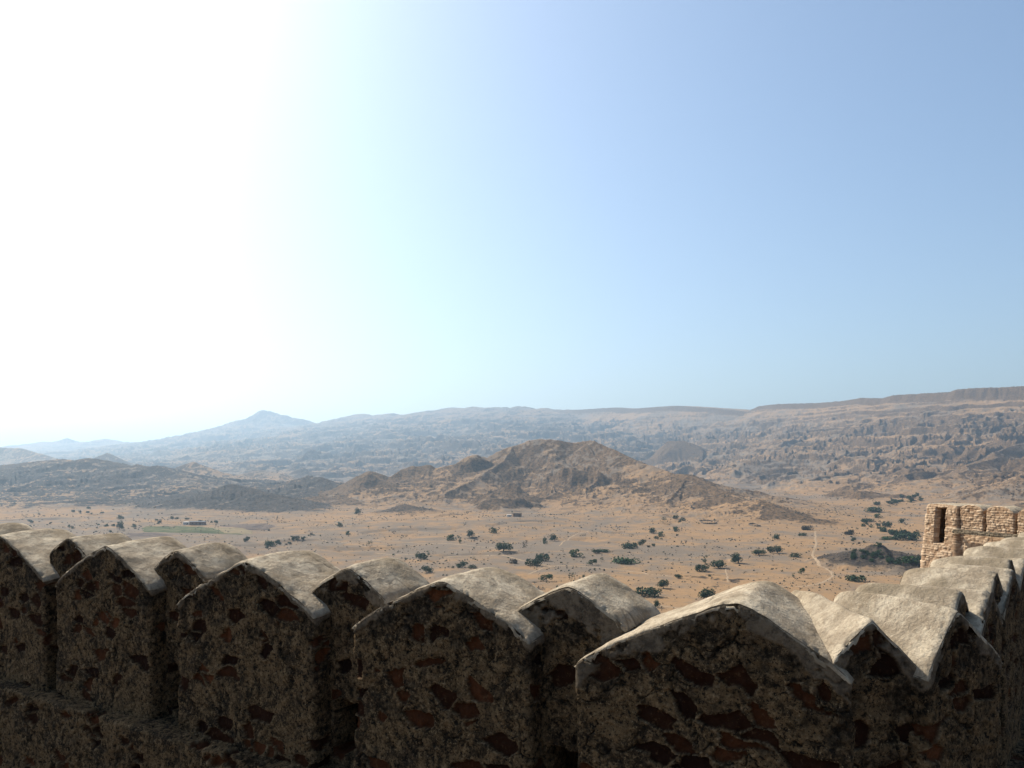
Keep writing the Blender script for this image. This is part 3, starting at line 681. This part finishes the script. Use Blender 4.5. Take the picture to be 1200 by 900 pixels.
m.box((q[0] - 24, q[1] - 41, -3.45 + 14), (9.0, 4.8, .12), math.atan2(bt[1], bt[0])); m.build("deck", M_FLOOR, bast)

#==SPLIT2==
# ------------------------------------------------------------------ paths and fields draped over the plain
def plain_mat(name, c1, c2, sc, strp=None):
    t = NT(name, .97, .03); p = t.pos(); f = t.noise(p, sc, 5, .65); g = t.noise(p, sc * .2, 4, .6)
    c = t.mix(t.ramp(f, .35, .65), c1, c2); c = t.mix(t.math('MULTIPLY', t.ramp(g, .45, .7), .5), c, tuple(q * .7 for q in c1))
    return t.col(c)
M_PATH = plain_mat("pale_track_dust", (.25, .18, .115), (.31, .225, .145), .5)
M_GREEN = plain_mat("green_crop", (.042, .058, .026), (.13, .118, .06), .12)
M_PLOW = plain_mat("ploughed_earth", (.075, .06, .055), (.14, .105, .08), .1)
M_STUB = plain_mat("stubble", (.16, .13, .08), (.22, .17, .10), .1)

def track(pts, wid, lift=.10):
    P = np.array([ray_ground(*p)[:2] for p in pts])
    for _ in range(3):                                   # Chaikin smoothing
        Q = [P[0]]
        for a, b in zip(P[:-1], P[1:]): Q += [a * .75 + b * .25, a * .25 + b * .75]
        P = np.array(Q + [P[-1]])
    L = np.concatenate([[0], np.cumsum(np.linalg.norm(np.diff(P, axis=0), axis=1))]); n = max(8, int(L[-1] / 1.5)); s_ = np.linspace(0, L[-1], n)
    C = np.stack([np.interp(s_, L, P[:, 0]), np.interp(s_, L, P[:, 1])], 1)
    tg = np.gradient(C, axis=0); tg /= np.maximum(np.linalg.norm(tg, axis=1, keepdims=True), 1e-6); nn = np.stack([tg[:, 1], -tg[:, 0]], 1)
    C = C + nn * (1.2 * fbm(s_ / 14, s_ * 0 + len(pts), 3, 3))[:, None]
    wv = wid * (1 + .7 * fbm(s_ / 7, s_ * 0, 3, 7)); k = 5
    off = np.linspace(-.5, .5, k)
    V_ = C[:, None] + nn[:, None] * (wv[:, None] * off[None])[..., None]
    z = zat(V_[..., 0], V_[..., 1]) + lift * (1 - (np.abs(off) * 2) ** 4 * 2.2)[None]
    return tag(mesh_np("path", np.concatenate([V_, z[..., None]], -1).reshape(-1, 3), grid_faces(n, k), M_PATH), kind='structure')
track([(955, 622), (956, 632), (956, 642), (952, 652), (955, 659), (966, 665), (974, 669), (976, 674), (970, 680), (958, 685), (935, 688), (905, 686), (880, 690)], 2.6)
track([(420, 632), (450, 634.5), (500, 637), (548, 638.5), (590, 643)], 2.4)
track([(440, 648), (492, 651), (540, 651), (576, 650), (600, 653), (626, 660), (650, 664)], 2.4)
track([(618, 673), (632, 667), (652, 662), (680, 664), (714, 666), (752, 671), (790, 676)], 2.2)
track([(740, 700), (768, 709), (790, 712), (812, 715)], 2.2)
track([(848, 662), (852, 672), (853, 682)], 1.6)
track([(655, 640), (664, 633), (676, 626), (690, 622)], 2.0)
track([(300, 636), (345, 630), (385, 634), (430, 641)], 2.0)

def field(name, quad, mat, lift=.25, n=40):
    c = np.array([ray_ground(*p)[:2] for p in quad]); a, b = np.meshgrid(np.linspace(0, 1, n), np.linspace(0, 1, n))
    P = (c[0] * (1 - a)[..., None] + c[1] * a[..., None]) * (1 - b)[..., None] + (c[3] * (1 - a)[..., None] + c[2] * a[..., None]) * b[..., None]
    P += 6 * np.stack([fbm(P[..., 0] / 30, P[..., 1] / 30, 3, 5), fbm(P[..., 0] / 30, P[..., 1] / 30, 3, 9)], -1)
    e = np.minimum(np.minimum(a, 1 - a), np.minimum(b, 1 - b))
    z = zat(P[..., 0], P[..., 1]) + lift - np.where(e <= 0, .5, 0)
    return tag(mesh_np(name, np.concatenate([P, z[..., None]], -1).reshape(-1, 3), grid_faces(n, n), mat), kind='structure')
field("green_field", [(163, 624), (290, 627), (236, 617), (168, 616.5)], M_GREEN)
field("stubble_field", [(262, 625.5), (296, 626), (290, 620), (245, 618)], M_STUB, .3)
field("ploughed_field", [(148, 631), (206, 627.5), (178, 624.5), (152, 624.5)], M_PLOW)
field("ploughed_field", [(293, 621.5), (324, 617), (312, 613.5), (258, 616)], M_PLOW)

# ------------------------------------------------------------------ bushes, trees
def leaf_mat(name, a, b):
    t = NT(name, .8, .15); oi = t.n("ShaderNodeObjectInfo").outputs["Random"]; p = t.obj(); f = t.noise(p, 9, 3, .6)
    c = t.mix(t.ramp(f, .35, .68), a, b); c = t.mix(t.math('MULTIPLY', oi, .35), c, tuple(q * .75 for q in b))
    return t.col(c)
M_LEAF = leaf_mat("dark_thorn_leaf", (.018, .038, .016), (.042, .082, .033))
M_LEAF2 = leaf_mat("green_leaf", (.022, .050, .016), (.056, .105, .033))
M_DRY = leaf_mat("dry_scrub", (.035, .032, .022), (.085, .07, .045))
t_ = NT("bark", .95, .05); M_BARK = t_.col((.09, .065, .045))

def crown_np(seed, h, lobes, nleaf, leaf, low=.0):
    """unit-wide crown of many leaf clumps gathered in uneven lobes; base at z = low"""
    r = np.random.default_rng(seed); V_, F_ = [], []
    L = []
    for i in range(lobes):
        a = r.random() * 6.283; q = .36 * math.sqrt(r.random())
        rad = .13 + .12 * r.random(); zc = low + rad * .7 + r.random() * max(h - low - rad * 1.5, .01) * (1 - .8 * q)
        L.append((q * math.cos(a), .8 * q * math.sin(a), zc, rad))
    n = 0
    for i in range(nleaf):
        cx, cy, cz, rad = L[r.integers(lobes)]
        d = r.normal(size=3); d /= np.linalg.norm(d); p = np.array([cx, cy, cz]) + d * rad * (.55 + .5 * r.random() ** .5) * np.array([1, 1, .8])
        if p[2] < low: p[2] = low + .02 * r.random()
        a = r.normal(size=3); a /= np.linalg.norm(a); b = np.cross(a, r.normal(size=3)); b /= np.linalg.norm(b)
        s_ = leaf * (.6 + .9 * r.random())
        V_ += [p - a * s_, p + b * s_ * .6, p + a * s_, p - b * s_ * .6]; F_.append((n, n + 1, n + 2, n + 3)); n += 4
    return np.array(V_), np.array(F_), L

def bush_mesh(seed, h, lobes, nleaf, mat, leaf=.042):
    v, f, L = crown_np(seed, h, lobes, nleaf, leaf)
    # woody stems fan out from the foot
    S, G = [], []
    for (cx, cy, cz, rad) in L[:5]:
        n = len(S); a = math.atan2(cy, cx)
        for z, k, w_ in ((-.06, 0, .012), (cz, 1, .006)):
            for j in range(3): S.append((cx * k + w_ * math.cos(a + j * 2.1), cy * k + w_ * math.sin(a + j * 2.1), z))
        G += [(n + j, n + (j + 1) % 3, n + 3 + (j + 1) % 3, n + 3 + j) for j in range(3)]
    vv = np.concatenate([v, np.array(S)]); ff = np.concatenate([f, np.array(G) + len(v)])
    me_o = mesh_np("bush", vv, ff, mat, smooth=False); me = me_o.data; me.materials.append(M_BARK)
    mi = np.zeros(len(ff), np.int32); mi[len(f):] = 1; me.polygons.foreach_set("material_index", mi)
    bpy.data.objects.remove(me_o); return me
BUSH = {'round': [bush_mesh(1, .62, 9, 620, M_LEAF), bush_mesh(2, .7, 8, 620, M_LEAF2), bush_mesh(3, .58, 10, 620, M_LEAF)],
        'wide': [bush_mesh(4, .40, 12, 640, M_LEAF), bush_mesh(5, .36, 12, 640, M_LEAF2)],
        'tall': [bush_mesh(6, 1.15, 8, 560, M_LEAF), bush_mesh(7, 1.35, 9, 560, M_LEAF2)],
        'low': [bush_mesh(8, .28, 10, 420, M_DRY), bush_mesh(9, .32, 9, 420, M_LEAF)],
        'sparse': [bush_mesh(10, .75, 7, 150, M_LEAF), bush_mesh(11, .9, 6, 140, M_DRY)]}
def limb_mesh(seed, h, L):
    m_ = MB(); r = random.Random(seed)
    def tube(a, b, ra, rb):
        n = len(m_.v); d = np.array(b) - np.array(a); d = d / np.linalg.norm(d); u = np.cross(d, (.3, .9, .1)); u /= np.linalg.norm(u); w2 = np.cross(d, u)
        for c, q in ((a, ra), (b, rb)):
            for j in range(6):
                an = j * math.pi / 3; m_.v.append(tuple(np.array(c) + q * (math.cos(an) * u + math.sin(an) * w2)))
        for j in range(6): m_.f.append([n + j, n + (j + 1) % 6, n + 6 + (j + 1) % 6, n + 6 + j])
    fk = (.03 * r.uniform(-1, 1), .02, h * .34); tube((0, 0, -.08), fk, .045, .032)
    for (cx, cy, cz, rad) in L[:7]: tube(fk, (cx, cy, cz), .02, .007)
    return m_
TREES = []
for sd, h, lb, lf, mt in ((51, .72, 13, 1500, M_LEAF), (52, .98, 12, 1300, M_LEAF), (53, .8, 11, 1200, M_LEAF2)):
    v, f, L = crown_np(sd, h, lb, lf, .034, low=.1)
    co = mesh_np("crown", v, f, mt, smooth=False); to = limb_mesh(sd, h, L).build("trunk", M_BARK); TREES.append((co.data, to.data))
    bpy.data.objects.remove(co); bpy.data.objects.remove(to)

def place(px, py, w_px, h_px, kind, label, cat=None, group=None, seed=0):
    X, Y, Z = ray_ground(px, py); r = random.Random(int(px * 7 + py * 13)); W_ = w_px / F * Y; Hh = h_px / F * Y
    if kind.startswith('tree'):
        i = {'tree': 0, 'treetall': 1, 'treegreen': 2}[kind]; o = empty("tree", (X, Y, Z - .02 * W_)); base = (.80, 1.06, .88)[i]
        c = bpy.data.objects.new("crown", TREES[i][0]); k = bpy.data.objects.new("trunk", TREES[i][1])
        for q in (c, k): COL.objects.link(q); q.parent = o
        cat = cat or "tree"
    else:
        me = BUSH[kind][r.randrange(len(BUSH[kind]))]; o = bpy.data.objects.new("bush", me); COL.objects.link(o); o.location = (X, Y, Z - .01 * W_)
        base = max(v.co.z for v in me.vertices); cat = cat or "bush"
    o.scale = (W_ * 1.12, W_ * 1.0, Hh / base); o.rotation_euler = (0, 0, r.choice((0, 3.1416)) + r.uniform(-.35, .35))
    return tag(o, label, cat, group)

G1 = "bushes and trees dotted over the valley floor"
NAMED = [
 (590, 646, 19, 14, 'tree', "large round dark tree standing alone with its shadow on the open central plain"),
 (529, 633.5, 12, 8, 'round', "square dark bush standing just left of a slim upright shrub"),
 (539, 636.5, 5, 9, 'tall', "slim upright shrub close beside a square dark bush on the central plain"),
 (553, 629.5, 11, 11, 'treetall', "bushy tree nearest the brown hut at the foot of the central hill"),
 (578, 625, 10, 8, 'round', "roundish bush on bare soil between the hut's tree and the big lone tree"),
 (616, 641.5, 8, 9, 'sparse', "thin grey shrub just right of the large lone tree"),
 (650, 634, 11, 11, 'treetall', "dark tree on the slope below the outcrop with a smaller bush at its left"),
 (639, 637.5, 6, 8, 'round', "small bush at the left foot of a taller dark tree on the slope"),
 (625, 663, 18, 9, 'wide', "flat dark thicket just above the right end of the middle merlon coping"),
 (636, 657, 16, 9, 'wide', "ragged bush patch behind the flat dark thicket by the pale track"),
 (602, 660.5, 11, 6, 'low', "half hidden dark bush peeping over the ridge of the middle merlon"),
 (640, 681, 15, 11, 'treegreen', "greener bushy tree cut by the right edge of the middle merlon coping"),
 (493, 656, 14, 10, 'round', "dark bush with a tiny shrub beside it behind the left narrow coping"),
 (502, 651, 4, 6, 'tall', "tiny upright shrub at the right of a dark bush behind a narrow coping"),
 (541, 665, 13, 8, 'round', "dark bush at the right end of the dry gully above the merlon"),
 (554, 666, 10, 5, 'low', "low green bush touching the gully bush above the merlon"),
 (501, 671, 13, 9, 'round', "dark bush at the left end of the dry gully against the narrow coping"),
 (434, 641, 8, 8, 'sparse', "thin bush on the plain right of the rocky row of shrubs"),
 (675, 652.5, 16, 10, 'round', "bulky dark bush with a small one at its right above the forked track"),
 (694, 662, 11, 9, 'treegreen', "compact upright tree left of the longest bush on the plain"),
 (733, 660.5, 28, 9, 'wide', "longest flat-topped dark thicket in the middle of the plain"),
 (705, 659, 5, 7, 'sparse', "thin shrub between the compact tree and the longest thicket"),
 (738, 643, 17, 8, 'wide', "dark thicket directly above the longest thicket near the stony ground"),
 (752, 639, 9, 8, 'round', "bush joined to the right end of the thicket in the stony ground"),
 (766, 625, 11, 9, 'treetall', "dark tree in the stony ground at the foot of the central hill's gully"),
 (775, 629, 8, 7, 'round', "greener bush leaning against the dark tree in the stony ground"),
 (698, 648.5, 10, 6, 'round', "left of two joined low bushes along the pale track"),
 (708, 647, 13, 4.5, 'wide', "right of two joined low bushes along the pale track"),
 (777, 613, 9, 8, 'sparse', "grey bush in the mouth of the gully on the central hill"),
 (777, 689.5, 13, 14, 'tree', "dark tree above the green thicket next to the large foreground merlon"),
 (759, 699, 28, 12, 'wide', "largest green thicket just beside a narrow merlon coping"),
 (795, 678, 9, 6, 'round', "small round bush by rocks above the large foreground merlon"),
 (828, 703, 19, 18, 'tree', "conical dark tree rising behind the sloping crest of the large foreground merlon"),
 (771, 712, 9, 12, 'treetall', "spindly shrub below the largest green thicket by the pale track"),
 (669, 681, 9, 11, 'sparse', "spindly bush just behind the peak of a narrow merlon"),
 (823, 669.5, 16, 10, 'round', "leftmost of the dark line of trees running to the right across the plain"),
 (826, 660, 6, 10, 'tall', "upright shrub growing behind the leftmost of the line of trees"),
 (842, 665.5, 17, 12, 'tree', "rounded dark tree, second in the line of trees across the plain"),
 (865, 660, 16, 16, 'treetall', "tallest tree in the line of trees across the plain"),
 (889, 650.5, 15, 9, 'tree', "broad dark tree beyond the tallest one in the line of trees"),
 (903, 648, 9, 9, 'round', "left of a close pair of dark trees at the far end of the line"),
 (911, 648, 11, 11, 'tree', "right of a close pair of dark trees at the far end of the line"),
 (931, 653, 12, 6, 'low', "low brownish bush on bare ground left of the winding track"),
 (908, 632.5, 10, 9, 'treetall', "dark tree standing behind the close pair of trees near the hill foot"),
 (945, 621, 15, 6, 'low', "dark low thicket at the top of the winding track against the hill foot"),
 (940, 628, 10, 4.5, 'low', "low dark bush just below the thicket at the top of the winding track"),
 (939, 673, 8, 10, 'treegreen', "small lone tree with a dark tilted crown left of the bend in the track"),
 (929.5, 676, 4, 5, 'tall', "tiny shrub left of the small lone tree by the bend in the track"),
 (1003, 681, 20, 8, 'wide', "wide green bush below the dark scrubby mound beside the coping"),
 (1066, 660, 24, 10, 'wide', "dark green thicket between the scrubby mound and the bastion"),
 (1062, 633, 26, 10, 'wide', "dark green hedge-like thicket left of the bastion in the ravine"),
 (1041, 632.5, 20, 5, 'wide', "flat line of dark bushes behind the scrubby mound"),
 (1028, 641, 10, 6, 'round', "dark bush on the crest of the scrubby mound"),
 (1023, 600, 17, 7, 'wide', "blue-green bush by the stream bed under the dark foothill"),
 (1056, 613, 7, 6, 'round', "round bush alone on the pale slope left of the bastion"),
 (1029, 607, 9, 6, 'round', "dark bush in the ravine below the blue-green one"),
 (1016, 611, 14, 4, 'low', "low dark bush strip left in the ravine"),
 (141, 608, 9, 5, 'round', "dark bush on the plain above the green field's left end"),
 (140, 621, 9, 14, 'treetall', "pointed dark tree at the left end of the green field"),
 (157, 618, 6, 5, 'round', "dark bush at the corner of the green field next to the pointed tree"),
 (420, 603.5, 8, 11, 'treetall', "lone blue-grey tree at the foot of the dark left hill's right end"),
 (289, 635, 7, 7, 'round', "dark bush below the right end of the dark ploughed field"),
 (317, 640, 12, 8, 'wide', "dark bush at the left end of the rocky row of shrubs"),
 (408, 627, 6, 5.5, 'round', "dark pointed bush alone on the pale slope right of the rocky row"),
 (398, 617, 8, 6, 'round', "bluish bush on the pale slope below the left hill's end"),
 (36, 613, 6, 5, 'round', "dark bush over the coping at the far left of the wall"),
]
for (px, py, a, b, kd, lab) in NAMED: place(px, py, a, b, kd, lab, group=G1)
r_ = random.Random(5)
ROWS = [((992, 648), (1056, 660), 30, 5.5, 'low dark scrub covering the rocky mound beside the coping'),
        ((762, 640), (800, 612), 10, 4.5, 'bush in the scattered cluster climbing into the gully of the central hill'), ((985, 622), (1015, 640), 8, 5.0, 'low bush on the slope just above the scrubby mound'),
        ((310, 641), (372, 628), 22, 3.2, 'bush in the rocky row that slants across the left plain'),
                ((92, 599), (122, 598), 7, 3.4, 'bush in the thin line of shrubs at the foot of the far left hill'),
        ((180, 612), (222, 611), 9, 3.0, 'dark shrub along the far edge of the green field'),
        ((232, 611), (262, 612), 5, 3.4, 'dark shrub beside the farm shed and the ploughed field'),
        ((1010, 612), (1072, 634), 24, 6.0, 'dark bush in the ravine between the mound and the foothills'),
        ((1030, 592), (1082, 582), 18, 4.6, 'dark bush in the gully that climbs behind the bastion'),
        ((0, 618), (150, 616), 22, 2.8, 'small bush on the plain left of the green field')]
for (a, b, n, sz, lab) in ROWS:
    for i in range(n):
        t = r_.random(); px = a[0] + t * (b[0] - a[0]) + r_.gauss(0, 3); py = a[1] + t * (b[1] - a[1]) + r_.gauss(0, 3.0)
        z = sz * r_.uniform(.6, 1.6); place(px, py, z, z * r_.uniform(.55, .9), r_.choice(['round', 'round', 'low', 'wide']), lab, group=lab.replace('bush', 'bushes', 1).replace('shrub', 'shrubs', 1))
LAB = "one of the many tiny dark bushes sprinkled over the bare plain"
cnt = 0
while cnt < 105:
    px = r_.uniform(250, 1075); py = 600 + 100 * r_.random() ** .9
    lim = 645 if px < 420 else 690
    if py > lim or (640 < px < 900 and py < 606) or (px > 980 and py > 650) or fbm(px / 60, py / 25, 2, 3) + .05 < r_.random() * .4 - .12: continue
    z = r_.choice((2.0, 2.4, 3, 3.4, 4.2)) * (.55 + .6 * (py - 600) / 100)
    place(px, py, z, z * r_.uniform(.6, 1.0), r_.choice(['round', 'tall', 'low', 'sparse', 'round']), LAB, group="tiny bushes sprinkled over the plain"); cnt += 1

# ------------------------------------------------------------------ scrub and rubble too many to count
def scatter(name, n, mat, seed, wfun, smin, smax, flat):
    r = np.random.default_rng(seed)
    i = r.integers(0, nr, 400000); j = r.integers(0, nc, 400000)
    ok = (RR[i] > 330) & (RR[i] < 4200) & (np.abs(AZ[j]) < math.radians(36)); i, j = i[ok], j[ok]
    p = wfun(i, j); k = r.random(len(i)) < p; i, j = i[k][:n], j[k][:n]; n = len(i)
    a = AZ[j] + (r.random(n) - .5) * .0009; q = RR[i] * (1 + (r.random(n) - .5) * .003)
    X = q * np.sin(a); Y = q * np.cos(a); Z = zat(X, Y)
    s_ = (smin + (smax - smin) * r.random(n) ** 2.5) * (q / 900) ** .6
    U = np.array([(1, 0, 0), (.2, .9, .1), (-1, .1, 0), (-.1, -1, 0), (.15, .1, 1), (0, 0, -.4)])
    FF = np.array([(0, 1, 4), (1, 2, 4), (2, 3, 4), (3, 0, 4), (1, 0, 5), (2, 1, 5), (3, 2, 5), (0, 3, 5)])
    V_ = U[None] * (1 + .5 * (r.random((n, 6, 3)) - .5)) * np.stack([s_ * .5, s_ * .5, s_ * flat], -1)[:, None]
    th = r.random(n) * 6.283; c, s2 = np.cos(th)[:, None], np.sin(th)[:, None]
    V_ = np.stack([V_[..., 0] * c - V_[..., 1] * s2 + X[:, None], V_[..., 0] * s2 + V_[..., 1] * c + Y[:, None], V_[..., 2] + Z[:, None]], -1)
    F_ = (FF[None] + 6 * np.arange(n)[:, None, None]).reshape(-1, 3)
    return tag(mesh_np(name, V_.reshape(-1, 3), F_, mat, smooth=False), kind='stuff')
sn = fbm(GX / 60, GY / 60, 4, 131); sn2 = fbm(GX / 25, GY / 25, 3, 137)
scatter("scrub", 26000, M_DRY, 3, lambda i, j: np.clip(.16 + .9 * sn[i, j] + .3 * ROCK[i, j], .03, 1), .7, 2.6, .55)
t_ = NT("rubble_rock", .95, .08); f_ = t_.noise(t_.pos(), .4, 3); M_RUBBLE = t_.col(t_.mix(t_.ramp(f_, .35, .65), (.07, .055, .042), (.20, .15, .105)))
scatter("rubble", 15000, M_RUBBLE, 4, lambda i, j: np.clip(-.1 + .7 * sn2[i, j] + .6 * ROCK[i, j], .0, 1), .6, 2.4, .45)

# ------------------------------------------------------------------ far small buildings and pens
def solid(name, rough, c): return NT(name, rough, .1).col(c)
M_MUD, M_WHITE, M_TIN, M_DARK = solid("mud_wall", .95, (.23, .15, .10)), solid("whitewash", .9, (.62, .58, .52)), solid("dull_tin_roof", .7, (.14, .15, .16)), solid("dark_opening", .9, (.02, .018, .016))
def house(px, py, wpx, hpx, dep, mats, label, rz=.1):
    X, Y, Z = ray_ground(px, py); w_ = wpx / F * Y; h = hpx / F * Y; o = empty("farm_house", (X, Y, Z), rz); tag(o, label, "house")
    m = MB(); m.box((0, 0, h / 2 - .4), (w_, dep, h + .8)); m.build("wall", mats[0], o)
    m = MB(); m.box((0, 0, h + .17), (w_ * 1.06, dep * 1.12, .3)); m.build("roof", mats[1], o)
    m = MB(); m.box((w_ * .2, -dep / 2 - .02, h * .38), (.95, .12, h * .76)); m.build("door", M_DARK, o)
    for q in (-.3, -.05):
        m = MB(); m.box((w_ * q, -dep / 2 - .02, h * .55), (.9, .12, h * .3)); m.build("window", M_DARK, o)
house(232, 615, 17, 3.6, 7, (M_MUD, M_TIN), "long low farm shed with a dark roof beside the green field")
house(219, 614.5, 7, 2.6, 5, (M_WHITE, M_WHITE), "small white farm building left of the long dark shed")
house(606, 605.5, 10, 3.6, 6, (M_MUD, M_DARK), "small brown hut at the foot of the mound on the central hill")
house(596.5, 605.5, 5, 2.2, 4, (M_WHITE, M_WHITE), "pale little outbuilding left of the brown hut")
house(1005.5, 466.3, 5, 2.3, 9, (M_MUD, M_WHITE), "tiny pinkish watch house on the skyline of the plateau")
def pen(px, py, wpx, dpx, label):
    X, Y, Z = ray_ground(px, py); Y2 = ray_ground(px, py - dpx)[1]; w_ = wpx / F * Y / 2; d = max((Y2 - Y) / 2, 6); m = MB(); n = 22
    cy = Y + d
    for i in range(n):
        a = i / n * 6.283; x = X + w_ * math.copysign(abs(math.cos(a)) ** .6, math.cos(a)); y = cy + d * math.copysign(abs(math.sin(a)) ** .6, math.sin(a))
        a2 = (i + 1) / n * 6.283; x2 = X + w_ * math.copysign(abs(math.cos(a2)) ** .6, math.cos(a2)); y2 = cy + d * math.copysign(abs(math.sin(a2)) ** .6, math.sin(a2))
        L = math.hypot(x2 - x, y2 - y); m.box(((x + x2) / 2, (y + y2) / 2, float(zat((x + x2) / 2, (y + y2) / 2)) + .45), (L * 1.03, .9, 1.7 + .2 * (i % 3)), math.atan2(y2 - y, x2 - x), .8)
    tag(m.build("stone_pen", M_RUBBLE), label, "stone pen")
pen(833, 614, 17, 3.5, "long oval dry-stone pen at the foot of the central hill")
pen(888, 617, 9, 3, "small dry-stone pen right of the long oval one near the hill foot")
